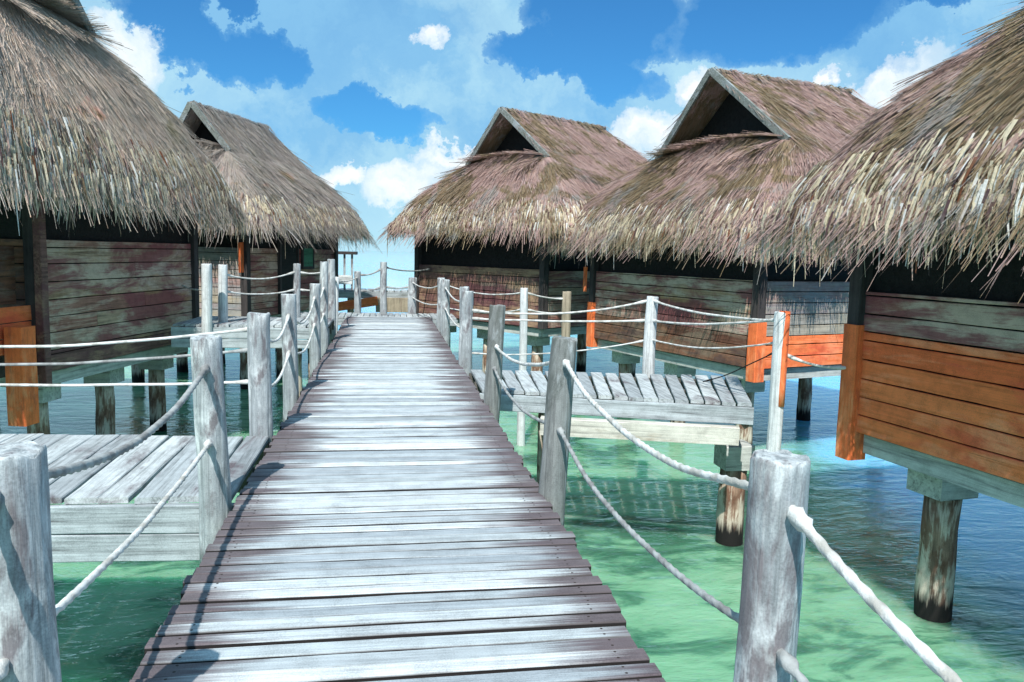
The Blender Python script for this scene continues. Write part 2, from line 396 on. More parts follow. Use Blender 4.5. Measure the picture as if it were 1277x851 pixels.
side_deck('side_walkway', 'grey plank side walkway branching off left in front of the nearest left hut', 'walkway',
          ((-4.9,5.45),(-.975,5.22),(-.975,6.88),(-4.9,7.25)), 0, .19, .012, (.19,.185),
          piles=((-3.4,5.8,.12,-.42,0),(-3.4,6.8,.12,-.23,0),(-4.6,6.0,.12,-.42,0)))
side_deck('dock', 'plank dock on the right in front of the second right hut', 'dock',
          ((1.12,9.2),(4.02,8.2),(4.75,10.1),(1.12,10.75)), 0, .15, .013, (.2,),
          piles=((4.22,9.0,.17,-.95,.36),(2.1,10.2,.1,-.23,0)), beam=((1.75,8.77),(3.85,8.13),-.25,.2,.12,'fascia_warm'))
side_deck('gangway', 'raised grey gangway between the walkway and the far left hut', 'walkway',
          ((-3.6,14.3),(-1.0,14.2),(-1.0,15.8),(-3.5,16.0)), .26, .16, .02, (.2,.16),
          piles=((-3.2,14.7,.1,-.14,0),(-1.6,14.7,.1,-.14,0)))
side_deck('end_platform', 'grey platform across the far end of the walkway', 'platform',
          ((-2.2,19.36),(1.7,19.36),(1.7,20.7),(-2.2,20.7)), -.01, .13, .015, (.16,),
          piles=((-1.8,20.2,.1,-.25,0),(1.3,20.2,.1,-.25,0)))
fj = side_deck('far_jetty', 'distant jetty seen low beyond the end railing', 'jetty',
          ((-4.2,27.4),(1.2,27.4),(1.2,28.8),(-4.2,28.8)), .22, .2, .03, (.22,),
          piles=((-3.6,27.8,.12,-.04,0),(-1.2,27.8,.12,-.04,0),(.9,27.8,.12,-.04,0)))
b = MB(); b.plank(1.35, .3, .05, T(0,0,0,0,math.pi/2), .004, .01, 4)
br_ = b.build('brace_board', M['paint_orange'], fj, (-.95+1.5, -.85, -.22), 0); br_.rotation_euler = (0, -.16, 0); br_['label'] = 'slanting orange painted board'
b = MB(); b.plank(1.2, .5, .06, T(0,0,0,0,math.pi/2), .004, .01, 4)
b.build('skirt_board', M['post_tan'], fj, (1.75, -.82, -.25), 0)['label'] = 'tan board'

# far shelter on the jetty
sh = thing('jetty_shelter', 'small dark flat roofed shelter on the distant jetty', 'shelter', (-2.0, 28.1, .22))
b = MB(); b.plank(2.0, 1.3, .10, T(0,0,0), .01, .02, 4); b.build('roof', M['frame_dark'], sh, (0,0,1.25))
b = MB(); b.plank(1.0, .05, 1.14, T(0,0,0), .004, .01, 3); b.build('back_wall', M['wall_dark'], sh, (-.45,.5,.6))
for dx in (-.9, .3, .6, .85):
    b = MB(); b.box((-.035,-.035,0),(.035,.035,1.2)); b.build('leg', M['post'], sh, (dx,-.5,0))
b = MB(); b.plank(1.7, .04, .3, T(0,0,0), .004, .01, 4); b.build('counter_board', M['gunwale'], sh, (0,-.56,.35))

# ------------------------------------------------------------------ rope posts
def post(label, x, y, ztop=1.05, r=.085, zbot=-.34, mat='post', group=None, lean=(0,0), name='rope_post'):
    b = MB(); n = 14; seg = 30
    ph = [random.uniform(0, 6.28) for _ in range(4)]; dep = [random.uniform(.05,.13) for _ in range(4)]
    sd = random.uniform(0, 100)
    pts, rr = [], []
    H = ztop - zbot
    zs = [H*i/(n-3) for i in range(n-2)]
    zs[-1] = H-.014; zs += [H-.004, H]
    for i, z in enumerate(zs):
        pts.append(Vector((lean[0]*z + .006*math.sin(z*3+sd), lean[1]*z + .006*math.cos(z*2.3+sd), z)))
        k = 1.08 - .1*z/H
        if i == n-2: k *= .975
        if i == n-1: k *= .93
        rr.append(r*k)
    def fn(i, a, rad):
        q = 1.
        for p_, d_ in zip(ph, dep):
            da = (a - p_ - .1*math.sin(zs[i]*2+p_) + math.pi) % (2*math.pi) - math.pi
            q -= d_*.9*math.exp(-(da/.075)**2)
        q += .09*noise.noise(Vector((math.cos(a)*1.2+sd, math.sin(a)*1.2, zs[i]*2.2)))
        return rad*q
    b.tube(pts, rr, seg, True, True, fn)
    for vi in range((n-4)*seg, n*seg):
        p_ = Vector(b.v[vi]); a_ = math.atan2(p_.y, p_.x); ring_ = vi//seg - (n-4)
        c_ = max(0., noise.noise(Vector((math.cos(a_)*1.6+sd, math.sin(a_)*1.6, 7.))) + .05)*.06*(ring_/3)
        b.v[vi] = (p_.x, p_.y, p_.z - c_)
    o = b.build(name, M[mat], None, (x - lean[0]*(0-zbot), y - lean[1]*(0-zbot), zbot))
    return tag(o, label, 'post', group)
GP = 'wooden posts that hold the ropes'
post('round grey post cut off by the left edge of the picture, nearest on the left', -.995, 2.28, 1.05, .088, -.4, 'post', GP)
post('big cracked round grey post nearest on the right, rope through its side', 1.085, 2.05, 1.05, .083, -.4, 'post', GP, (.012,0))
post('round pale grey post at the near corner of the left side walkway', -1.07, 5.12, 1.05, .092, -.42, 'post', GP, (-.02,0))
post('darker grey post on the right walkway edge, second nearest on that side', 1.12, 5.13, 1.05, .088, -.3, 'post_old', GP, (.05,0))
post('pale post at the far corner of the left side walkway', -1.06, 6.98, 1.05, .092, -.42, 'post', GP)
post('dark grey leaning post at the near left corner of the right dock', 1.12, 8.35, 1.05, .085, -.4, 'post_old', GP, (.05,0))
post('grey post on the left edge just past the side walkway, second beyond its far corner', -1.05, 9.0, 1.1, .08, -.4, 'post', GP)
post('pale round post at the far corner of the right dock, nearer of the pair', 1.13, 11.3, 1.05, .092, -.4, 'post', GP)
post('thinner leaning post at the far corner of the right dock, farther of the pair', 1.19, 11.95, 1.08, .075, -.4, 'post', GP, (-.03,0))
post('grey post on the left edge shortly before the raised gangway', -1.05, 12.2, 1.08, .08, -.4, 'post', GP)
post('nearer post of the pair by the far right part of the walkway', 1.15, 15.7, 1.05, .09, -.4, 'post', GP)
post('farther post of the pair by the far right part of the walkway', 1.13, 16.7, 1.05, .08, -.4, 'post', GP)
post('tall pale post at the near right corner of the raised gangway', -1.06, 14.05, 1.38, .07, -.4, 'post', GP)
post('tall pale post at the far right corner of the raised gangway', -1.06, 16.0, 1.4, .075, -.4, 'post', GP)
post('thin white post near the left end of the walkway', -1.12, 18.2, .98, .055, -.4, 'post_pale', GP, (.03,0))
post('tall grey post in the middle of the railing at the walkway end', -.07, 20.55, 1.3, .085, -.4, 'post', GP)
post('left post of the railing at the walkway end, under the small shelter', -.72, 20.55, 1.05, .085, -.4, 'post', GP)
post('bulging pale post at the right of the end railing, beside the dark hut', .66, 20.5, .92, .105, -.4, 'post', GP)
# gangway and side posts
post('white post at the outer end of the gangway, left one of the pair', -3.02, 14.2, 1.3, .085, -.35, 'post_pale', GP)
post('white post at the outer end of the gangway, right one of the pair', -2.86, 14.75, 1.28, .08, -.1, 'post_pale', GP)
post('slim grey post on the back edge of the gangway', -1.72, 15.95, 1.3, .07, -.1, 'post', GP)
post('white post standing on the back edge of the right dock', 3.59, 10.5, 1.05, .082, -.35, 'post_pale', GP, (.02,0))
post('tall pole with an orange painted side at the outer corner of the right dock', 4.1, 7.8, 1.05, .075, -3.2, 'post_pale', GP, (.008,0), 'dock_pole')
post('white post above the far hut platform, between the walkway and the second right hut', 2.45, 14.1, .98, .07, -3.2, 'post_pale', GP)
post('tan post beside the second right hut, near its far corner', 3.28, 14.3, .92, .085, -3.2, 'post_tan', GP)
post('grey post behind the photographer on the left', -1.06, -1.2, 1.05, .088, -.4, 'post', GP)
post('grey post at the outer back corner of the left side walkway, outside the picture', -5.6, 7.5, 1.0, .088, -3.2, 'post', GP)
post('grey post behind the photographer on the right', 1.13, -1.2, 1.05, .088, -.4, 'post', GP)
pole = [o for o in bpy.data.objects if o.name.startswith('dock_pole')][0]
b = MB()
b.tube([Vector((.008*z_,0,z_)) for z_ in (3.25,3.5,3.8,4.1,4.256)], [.082]*5, 20, True)
ps_ = b.build('painted_band', M['paint_orange_v'], pole, (.034,-.012,0))
ps_.scale = (.62,.9,1.)

# ------------------------------------------------------------------ ropes
def rope(label, nodes, sags, r=.017, mat='rope', near=True, name='rope', cat='rope', group=None):
    """one rope threaded through a row of posts, sagging in every span"""
    pts = []
    step = .02 if near else .12
    for k in range(len(nodes)-1):
        a, c = Vector(nodes[k]), Vector(nodes[k+1]); n = max(6, int((c-a).length/step))
        for i in range(n + (1 if k == len(nodes)-2 else 0)):
            t = i/n; p = a.lerp(c, t); p.z -= sags[k]*4*t*(1-t)
            p += Vector((noise.noise(p*1.7), noise.noise(p*1.7+Vector((9,0,0))), noise.noise(p*1.7+Vector((0,9,0)))))*.008
            pts.append(p)
    o = pts[0].copy(); pts = [p-o for p in pts]
    L = [0.]
    for i in range(1, len(pts)): L.append(L[-1] + (pts[i]-pts[i-1]).length)
    b = MB()
    fn = (lambda i, a, rad: rad*(1 + .17*math.cos(3*a - L[i]*2*math.pi/.07))) if near else None
    rads = []
    for p in pts:
        dn = min((p+o-Vector(q)).length for q in nodes[1:-1] + nodes[:1] + nodes[-1:])
        rads.append(r*(1 + (.75 if .09 < dn < .15 else 0)))
    b.tube(pts, rads, 12 if near else 7, True, True, fn)
    ob = b.build(name, M[mat], None, o)
    return tag(ob, label, cat, group)
GR = 'ropes along the walkways'
zl, zh = .44, .90
rope('upper white rope through the near right posts, ending at the dark leaning post', [(1.13,-1.2,.86),(1.10,2.05,.94),(1.16,5.13,.92),(1.15,8.35,.62)], [.2,.17,.12], .0138, group=GR)
rope('lower rope through the near posts on the right, below the white one', [(1.13,-1.2,.4),(1.09,2.05,.52),(1.135,5.13,.46),(1.13,8.35,.4)], [.1,.15,.14], .0125, 'rope_grey', group=GR)
rope('upper grey rope between the two near posts on the left', [(-1.06,-1.2,.9),(-1.0,2.28,.96),(-1.09,5.12,.88)], [.15,.16], .0155, 'rope_grey', group=GR)
rope('lower white rope slanting between the two near posts on the left', [(-1.06,-1.2,.4),(-1.0,2.28,.50),(-1.08,5.12,.40)], [.12,.07], .013, group=GR)
# side walkway back edge
rope('topmost white rope along the back of the left side walkway', [(-5.6,7.55,.82),(-1.06,6.98,.92)], [.16], .0125, near=False, group=GR)
rope('frayed grey rope second from the top along the back of the left side walkway', [(-5.6,7.5,.62),(-1.06,6.98,.74)], [.12], .0125, 'rope_grey', near=False, group=GR)
rope('lowest white rope along the back of the left side walkway', [(-5.6,7.55,.44),(-1.06,6.98,.46)], [.06], .0125, near=False, group=GR)
# left, farther
rope('upper rope along the left edge from the side walkway to the gangway', [(-1.06,6.98,.9),(-1.05,9.0,.9),(-1.05,12.2,.9),(-1.06,14.05,.95)], [.2,.25,.12], .014, near=False, group=GR)
rope('lower rope along the left edge from the side walkway to the gangway', [(-1.06,6.98,.48),(-1.05,9.0,.5),(-1.05,12.2,.5),(-1.06,14.05,.5)], [.2,.22,.1], .014, near=False, group=GR)
rope('upper rope along the left edge past the gangway to the white post', [(-1.06,16.0,1.2),(-1.12,18.2,.9),(-.72,20.55,.9)], [.1,.06], .014, near=False, group=GR)
# right, farther
rope('upper rope along the right edge from the dock pair to the end railing', [(1.13,11.3,.9),(1.15,15.7,.9),(1.13,16.7,.9),(.66,20.5,.8)], [.1,.03,.1], .014, near=False, group=GR)
rope('lower rope along the right edge from the dock pair to the end railing', [(1.13,11.3,.5),(1.15,15.7,.5),(1.13,16.7,.5),(.66,20.5,.42)], [.1,.03,.08], .014, near=False, group=GR)
# dock
rope('upper white rope along the back of the right dock, draped over the white post', [(1.16,11.3,.78),(3.6,10.5,1.0),(4.12,7.8,.96)], [.12,.07], .014, near=False, group=GR)
rope('straight white rope along the back of the right dock, second from the top', [(1.16,11.3,.66),(3.6,10.5,.72),(4.12,7.8,.98)], [.03,.06], .014, near=False, group=GR)
rope('lowest thin grey rope along the back of the right dock', [(1.16,11.3,.16),(3.6,10.5,.46),(4.12,7.8,.74)], [.1,.1], .010, 'rope', near=False, group=GR)
rope('short white rope from the dock pole to the orange hut corner', [(4.12,7.8,.62),(4.74,7.50,.5)], [.05], .014, near=False, group=GR)
rope('thin black cable rising from the dock planks to the dock pole', [(3.9,9.3,.06),(4.1,7.8,.66)], [.04], .007, 'cable', near=False, name='cable', cat='cable')
# end railing
rope('upper grey rope of the railing at the walkway end', [(-.72,20.55,.98),(-.07,20.55,1.18),(1.21,22.42,1.1)], [.1,.08], .018, 'rope_grey', near=False, group=GR)
rope('lower grey rope of the railing at the walkway end', [(-.72,20.55,.55),(-.07,20.55,.68),(.66,20.5,.7)], [.04,.05], .018, 'rope_grey', near=False, group=GR)
# gangway
rope('upper rope along the back of the gangway to the white pair', [(-2.86,14.75,1.12),(-1.72,15.95,1.15),(-1.06,16.0,1.2)], [.12,.06], .014, near=False, group=GR)
rope('lower rope along the back of the gangway to the white pair', [(-2.86,14.75,.82),(-1.72,15.95,.8),(-1.06,16.0,.85)], [.08,.04], .014, near=False, group=GR)
rope('white rope from the gangway pair towards the nearest left hut', [(-3.02,14.2,.86),(-3.75,15.6,.86)], [.04], .014, near=False, group=GR)
# beyond the dock
rope('upper white rope between the white and tan posts beside the second right hut', [(1.13,16.7,.94),(2.45,14.1,.9),(3.28,14.3,.78)], [.12,.03], .013, near=False, group=GR)
rope('lower white rope between the white and tan posts beside the second right hut', [(1.13,16.7,.46),(2.45,14.1,.6),(3.28,14.3,.52)], [.1,.03], .013, near=False, group=GR)

# ------------------------------------------------------------------ huts
def thatch_roof(parent, base, ox, oy, phi, W, g, zb, vb, H, ov, L, ze, mat, dens, fringe_n, fringe_len=.38, blade=1.):
    a = R(phi)
    tot = 2*g + L
    Wm, Wp = W if isinstance(W, tuple) else (W, W)      # reach of the eaves on either side of the ridge
    def prof(z, W):
        if z <= zb:
            t = (z-ze)/(zb-ze); return W + (vb-W)*t + .16*math.sin(math.pi*t)
        t = (z-zb)/(H-zb); return vb*(1-t) + .02
    def ring(z):
        t = (z-ze)/(zb-ze)
        u0 = t*(g-ov*.5) - .12*math.sin(math.pi*t); u1 = tot - (z-ze)/(H-ze)*g + .1*math.sin(math.pi*t)
        va, vp = prof(z, Wp), prof(z, Wm); r = .75*(1-t)**1.3 + .03      # local -Y, local +Y
        pts = []
        nf, nc, ns = 26, 6, 36
        for i in range(nf): pts.append((u0, -va + r + (va+vp-2*r)*i/nf))
        for i in range(nc): q = math.pi/2*i/nc; pts.append((u0 + r - r*math.cos(q), vp - r + r*math.sin(q)))
        for i in range(ns): pts.append((u0 + r + (u1-u0-2*r)*i/ns, vp))
        for i in range(nc): q = math.pi/2*i/nc; pts.append((u1 - r + r*math.sin(q), vp - r + r*math.cos(q)))
        for i in range(nf): pts.append((u1, vp - r - (va+vp-2*r)*i/nf))
        for i in range(nc): q = math.pi/2*i/nc; pts.append((u1 - r + r*math.cos(q), -va + r - r*math.sin(q)))
        for i in range(ns): pts.append((u1 - r - (u1-u0-2*r)*i/ns, -va))
        for i in range(nc): q = math.pi/2*i/nc; pts.append((u0 + r - r*math.sin(q), -va + r - r*math.cos(q)))
        return [Vector((p[0], p[1], z)) for p in pts]
    def rough(p, k=.07):
        n = noise.noise(p*1.1)*k + noise.noise(p*3.1)*k*.5
        return p + Vector((0, 0, n))
    b = MB(); cells = []
    nz = 12
    rows = [[rough(p) for p in ring(ze + (zb-ze)*j/nz)] for j in range(nz+1)]
    n = len(rows[0]); vs = [p for r_ in rows for p in r_]; fs = []
    for j in range(nz):
        for i in range(n):
            k = (i+1) % n
            fs.append((j*n+k, j*n+i, (j+1)*n+i, (j+1)*n+k)); cells.append((rows[j+1][i], rows[j+1][k], rows[j][i], rows[j][k], j))
    b.add(vs, fs, True)
    # upper part: two slopes meeting in the ridge, hipped at the back, open gable at the front
    nu = 7; mside, mback = 18, 4; up = []
    for j in range(nu+1):
        t = j/nu; z = zb + (H-zb)*t; v = prof(z, vb)
        uf = (g-ov*.5) + (-ov*.5)*t; ub = tot - (z-ze)/(H-ze)*g
        row = [Vector((uf + (ub-uf)*i/mside, v, z)) for i in range(mside)] + [Vector((ub, v-2*v*i/mback, z)) for i in range(mback)] + [Vector((ub + (uf-ub)*i/mside, -v, z)) for i in range(mside+1)]
        up.append([rough(p, .05) for p in row])
    m = len(up[0]); vs = [p for r_ in up for p in r_]; fs = []
    for j in range(nu):
        for i in range(m-1):
            fs.append((j*m+i+1, j*m+i, (j+1)*m+i, (j+1)*m+i+1)); cells.append((up[j+1][i], up[j+1][i+1], up[j][i], up[j][i+1], 99))
    b.add(vs, fs, True)
    lip = []; k_ = 14
    for i in range(k_+1):
        y_ = -vb*.97 + 1.94*vb*i/k_; arch = .2*(1-(y_/vb)**2) + .03*random.random()
        lip.append([Vector((g-ov*.5-.12, y_, zb-.05)), Vector((g-ov*.5+.12, y_, zb+arch*.8)), Vector((g+.30, y_, zb+arch))])
    for i in range(k_):
        for j in range(2): cells.append((lip[i][j+1], lip[i+1][j+1], lip[i][j], lip[i+1][j], 98))
    # straw blades lying on the slopes
    areas = [((c[1]-c[0]).cross(c[2]-c[0]).length + (c[1]-c[3]).cross(c[2]-c[3]).length)*.5 for c in cells]
    nb = int(sum(areas)*dens)
    for c in random.choices(cells, areas, k=nb):
        if c[4] < 4 and random.random() < .6: continue
        s, t = random.random(), random.random()
        p = c[0].lerp(c[1], s).lerp(c[2].lerp(c[3], s), t)
        dn = ((c[2]+c[3]) - (c[0]+c[1]))
        if dn.length < 1e-4: continue
        dn.normalize(); sd = (c[1]-c[0]) if (c[1]-c[0]).length > 1e-4 else (c[3]-c[2])
        nr = sd.cross(dn)
        if nr.length < 1e-5: continue
        nr.normalize(); 
        if nr.z < 0: nr = -nr
        sd = dn.cross(nr).normalized()
        yaw = random.gauss(0, .2); d = dn*math.cos(yaw) + sd*math.sin(yaw); q = sd*math.cos(yaw) - dn*math.sin(yaw)
        Ln = random.uniform(.25,.75)*blade; w = random.uniform(.003,.009)*blade
        l0, l1 = random.uniform(-.02,.015), random.uniform(.0,.045)
        p0 = p + nr*l0; p1 = p + d*Ln + nr*l1
        roll = nr*random.uniform(-.5,.5)*w
        b.add([p0-q*w, p0+q*w, p1+q*w*.45+roll, p1-q*w*.45-roll], [(0,1,2,3)])
    loc = (ox-base[0], oy-base[1], 0)
    rot = math.pi/2 - a
    rf = b.build('roof', M[mat], parent, loc, rot)
    # underside and inner thickness
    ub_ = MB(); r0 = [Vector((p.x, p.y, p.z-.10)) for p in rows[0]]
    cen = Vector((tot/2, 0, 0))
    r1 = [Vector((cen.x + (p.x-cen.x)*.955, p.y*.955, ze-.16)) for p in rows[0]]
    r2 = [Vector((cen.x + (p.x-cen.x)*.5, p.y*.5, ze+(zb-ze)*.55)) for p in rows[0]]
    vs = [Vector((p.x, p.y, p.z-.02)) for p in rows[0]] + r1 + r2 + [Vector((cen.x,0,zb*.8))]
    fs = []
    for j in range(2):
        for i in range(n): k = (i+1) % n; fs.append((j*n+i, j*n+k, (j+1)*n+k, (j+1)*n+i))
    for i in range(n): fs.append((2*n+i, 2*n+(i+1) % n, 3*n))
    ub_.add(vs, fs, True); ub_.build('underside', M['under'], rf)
    # hanging fringe
    fb = MB(); up1, up0 = rows[4], rows[0]
    per = [(up0[(i+1) % n]-up0[i]).length for i in range(n)]
    for i in random.choices(range(n), per, k=fringe_n):
        k = (i+1) % n; s = random.random()
        e = up0[i].lerp(up0[k], s); h = up1[i].lerp(up1[k], s); slope = (e-h).normalized()
        along = (up0[k]-up0[i]).normalized(); out = Vector((along.y, -along.x, 0))
        if out.dot(e - cen) < 0: out = -out
        layer = random.random()**.75
        st = h.lerp(e, layer) + out*random.uniform(-.02,.06) + Vector((0,0,random.uniform(-.03,.09)))
        clump = .5 + .9*(noise.noise(Vector((e.x*2.3, e.y*2.3, 4))) + .5)
        Ln = random.uniform(.5,1.15)*fringe_len*(clump if layer > .7 else 1.1) + (.04 if random.random() < .985 else random.uniform(.2,.5))
        d1 = (slope*(.45 if layer > .55 else 1.) + Vector((0,0,-.9 if layer > .55 else -.35)) + along*random.gauss(0,.12) + out*random.uniform(-.05,.2)).normalized()
        d2 = (slope*(.05 if layer > .55 else .6) + Vector((0,0,-1 if layer > .55 else -.6)) + along*random.gauss(0,.12) + out*random.uniform(-.15,.1)).normalized()
        w = random.uniform(.005,.015)*blade; q = (along*math.cos(random.gauss(0,.5)) + out*random.gauss(0,.4)).normalized()
        p1 = st + d1*Ln*.5; p2 = p1 + d2*Ln*.6
        fb.add([st-q*w, st+q*w, p1+q*w*.95, p1-q*w*.95, p2+q*w*.3, p2-q*w*.3], [(0,1,2,3),(3,2,4,5)])
    fb.build('eave_fringe', M['fringe'], rf)
    # ridge bundle
    rb = MB(); ps = [Vector((g-ov-.02 + (L+ov)*i/10, 0, H+.0+.015*math.sin(i*2.1))) for i in range(11)]
    rb.tube(ps, [.05]*11, 10)
    for i in range(int(L*70)):
        x_ = random.uniform(g-ov, g+L); sg_ = random.choice((-1,1)); w_ = random.uniform(.005,.014)*blade; yw = random.gauss(0,.2); l_ = random.uniform(.15,.45)
        sl_ = (H-zb)/vb; st_ = Vector((x_, -sg_*.03, H+.05)); md = Vector((x_+yw*.05, sg_*.05, H+.055+random.uniform(-.01,.03))); en = Vector((x_+yw*l_, sg_*(.05+l_*.8), H+.05-l_*.8*sl_+random.uniform(.0,.06)))
        q_ = Vector((w_,0,0)); rb.add([st_-q_, st_+q_, md+q_, md-q_, en+q_*.4, en-q_*.4], [(0,1,2,3),(3,2,4,5)])
    rb.build('ridge_roll', M[mat], rf)
    # gable: dark panel set back, two barge boards, thatch lip
    gp = MB(); uu = g+.30
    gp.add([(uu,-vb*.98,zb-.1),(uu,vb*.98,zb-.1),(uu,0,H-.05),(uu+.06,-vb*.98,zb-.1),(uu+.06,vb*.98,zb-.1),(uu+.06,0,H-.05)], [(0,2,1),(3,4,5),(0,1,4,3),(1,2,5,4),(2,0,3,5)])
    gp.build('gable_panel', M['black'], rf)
    fl = MB(); vs = [p for r_ in lip for p in r_]; fs = []
    for i in range(k_):
        for j in range(2): fs.append((i*3+j, i*3+j+1, i*3+j+4, i*3+j+3))
    fl.add(vs, fs, True); fl.build('gable_lip', M[mat], rf)
    for sg in (-1, 1):
        A = Vector((g-ov*.5-.03, sg*(vb+.05), zb-.06)); B_ = Vector((g-ov-.03, sg*.015, H+.0))
        d = B_-A; bb = MB()
        x = d.normalized(); yv = Vector((1,0,0)); yv = (yv - x*yv.dot(x)).normalized(); z_ = x.cross(yv)
        mt = Matrix((x, yv, z_)).transposed().to_4x4(); mt.translation = (A+B_)/2
        bb.plank(d.length, .05, .14, mt, .004, .01, 5)
        bb.build('barge_board', M['barge'], rf)
    return rf

def boards(L, z0, z1, bh, mat, name, parent, loc, ang, thick=.035, split=True):
    """wall of horizontal boards with gaps, along local X from 0 to L; the outside is local -Y"""
    b = MB(); z = z0; i = 0
    while z < z1-.03:
        h = min(bh*random.uniform(.92,1.08), z1-z)
        cuts = [0, L]
        if split and L > 3 and random.random() < .6: cuts = [0, L*random.uniform(.3,.7), L]
        for a, c in zip(cuts[:-1], cuts[1:]):
            b.plank(c-a-.006, h-.014, thick, T((a+c)/2, random.uniform(-.004,.004), z+h/2, random.uniform(-.0015,.0015), math.pi/2 + random.uniform(-.06,.02)), .003, .005, 8)
        z += h
    return b.build(name, M[mat], parent, loc, ang)

def hut(label, corner, ang, length, depth, side, roof, z0, z1, mats, skirt=0., mat_roof='thatch', dens=130, fringe_n=3600, flen=.38, bh=.19, blade=1., lower=None, pile_r=.15, corner_mat='frame_dark', extra=None):
    """corner: near corner of the wall facing the walkway; ang: its direction from +Y towards +X (degrees); side: +1 right, -1 left"""
    a = R(ang); d = Vector((math.sin(a), math.cos(a), 0)); n = Vector((math.cos(a), -math.sin(a), 0))*side
    c0 = Vector((*corner, 0)); cen = c0 + d*length/2 + n*depth/2
    t = thing('thatched_hut', label, 'hut', (cen.x, cen.y, 0), 'thatched huts on piles over the lagoon')
    P = [c0, c0+d*length, c0+d*length+n*depth, c0+n*depth]
    order = [(0,1),(1,2),(2,3),(3,0)]
    for w, (i, j) in enumerate(order):
        A, B_ = P[i]-cen, P[j]-cen
        # outside must be on local -Y: swap ends so that it is
        e = (B_-A).normalized(); outn = Vector((e.y, -e.x, 0)); mid = (A+B_)/2
        if outn.dot(mid) < 0: A, B_ = B_, A; e = -e
        L = (B_-A).length; an = math.atan2(e.y, e.x)
        outn = Vector((e.y, -e.x, 0))
        nm = mats[w]
        zs = z0 + skirt
        boards(L, zs, z1, bh, nm[0], 'wall', t, A, an)
        if skirt:
            q = A + outn*.004
            boards(L, z0, zs, bh*1.0, nm[1], 'skirting', t, q, an)
    # black lining closes the gaps; its colour paints the shade under the eaves
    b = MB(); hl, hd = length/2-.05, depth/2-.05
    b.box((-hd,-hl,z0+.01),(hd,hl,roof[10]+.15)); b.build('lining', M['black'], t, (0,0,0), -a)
    for i, p in enumerate(P):
        q = p-cen; b = MB(); b.plank(roof[10]-z0, .17, .17, T(0,0,0,0,0,-math.pi/2), .004, .01, 5)
        o = b.build('corner_post', M[corner_mat], t, (q.x, q.y, (z0+roof[10])/2), -a)
        if lower and i in (0, 1):
            b = MB(); b.plank(lower[1], .21, .21, T(0,0,0,0,0,-math.pi/2), .004, .012, 5)
            b.build('foot_post', M[lower[0]], t, (q.x, q.y, lower[2]), -a)
    # floor frame
    for w, (i, j) in enumerate(order):
        A, B_ = P[i]-cen, P[j]-cen; m_ = (A+B_)/2; e = B_-A; inn = -m_.normalized()*.14
        b = MB(); b.plank(e.length-.2, .14, .2, T(0,0,0), .003, .01, 8)
        b.build('floor_beam', M['collar'] if w in (0,3) else M['stringer'], t, (m_.x+inn.x, m_.y+inn.y, z0-.115), math.atan2(e.y, e.x))
    b = MB(); b.box((-depth/2+.22,-length/2+.22,z0-.1),(depth/2-.22,length/2-.22,z0-.02)); b.build('floor', M['stringer'], t, (0,0,0), -a)
    for fl in (.13, .5, .87):
        for fd in (.1, .85):
            p = c0 + d*length*fl + n*depth*fd - cen
            pl = pile_mb(pile_r, z0-.5).build('pile', M['pile'], t, (p.x, p.y, 0))
            b = MB(); b.plank(.46, .42, .26, T(0,0,0), .006, .015, 3); b.build('cap_block', M['collar'], pl, (0,0,z0-.36), -a)
    thatch_roof(t, (cen.x, cen.y), *roof, mat=mat_roof, dens=dens, fringe_n=fringe_n, fringe_len=flen, blade=blade)
    return t, cen, d, n

WG, WD, WP = 'wall_grey', 'wall_dark', 'wall_pink'
# nearest right hut: orange skirting
dA = Vector((math.sin(R(-8)), math.cos(R(-8)), 0)); cA = Vector((4.8,7.5,0)) - dA*5.6
hA, *_ = hut('thatched hut nearest on the right, bright orange boards below its wall', (cA.x, cA.y), -8, 5.6, 5, 1,
    (4.45,4.35,83.1,(4.32,3.74),1.59,3.89,1.66,5.3,.5,5.0,1.98), -.16, 1.30,
    [(WG,'paint_orange'),(WP,'paint_orange'),(WD,'paint_rust'),(WD,'paint_rust')], 1.05, 'thatch', 760, 20000, .36, .185, 1., ('paint_orange_v',1.4,.25), .17)
# second right hut
hE, *_ = hut('second thatched hut on the right, behind the plank dock', (6.1,12.4), -17.4, 5.1, 4.6, 1,
    (4.89,14.33,72.6,(4.46,2.8),1.59,3.67,1.8,5.08,.4,3.3,2.0), -.25, 1.24,
    [(WG,'paint_rust'),(WD,'paint_rust'),(WD,'paint_rust'),(WP,'paint_orange')], .55, 'thatch', 620, 16000, .38, .19, 1.1, ('paint_orange_v',1.0,.05))
# far right hut
hD, *_ = hut('far thatched hut on the right with dark walls, closing the view at the walkway end', (3.72,18.75), -34, 5.05, 5, 1,
    (1.92,20.07,56,3.85,1.56,3.99,1.51,5.24,.39,3.69,2.25), -.2, 1.22,
    [(WD,'wall_dark'),(WD,'wall_dark'),(WD,'wall_dark'),(WG,'wall_grey')], .4, 'thatch', 480, 11000, .3, .2, 1.2)
# nearest left hut
hB, cenB, dB, nB = hut('thatched hut nearest on the left with a weathered grey and brown plank wall', (-4.76,11.8), 13.7, 4.5, 4.5, -1,
    (-3.8,12.81,-76.3,(4.29,4.5),1.62,5.01,1.35,5.8,.5,4.0,2.38), -.22, 1.64,
    [(WG,'wall_dark'),(WD,'wall_dark'),(WD,'wall_dark'),('paint_rust','paint_orange')], .3, 'thatch_grey', 700, 20000, .42, .24, 1.)
# far left hut
hC, cenC, dC, nC = hut('far thatched hut on the left with a small dark gable and a black doorway', (-3.28,19.58), 19.6, 5.2, 4, -1,
    (-5.11,19.49,19.6,2.58,1.75,3.97,.8,5.01,.44,3.38,2.18), -.1, 1.58,
    [(WG,'wall_grey'),(WD,'wall_dark'),(WD,'wall_dark'),(WP,'wall_pink')], .35, 'thatch_old', 480, 10000, .32, .2, 1.2)

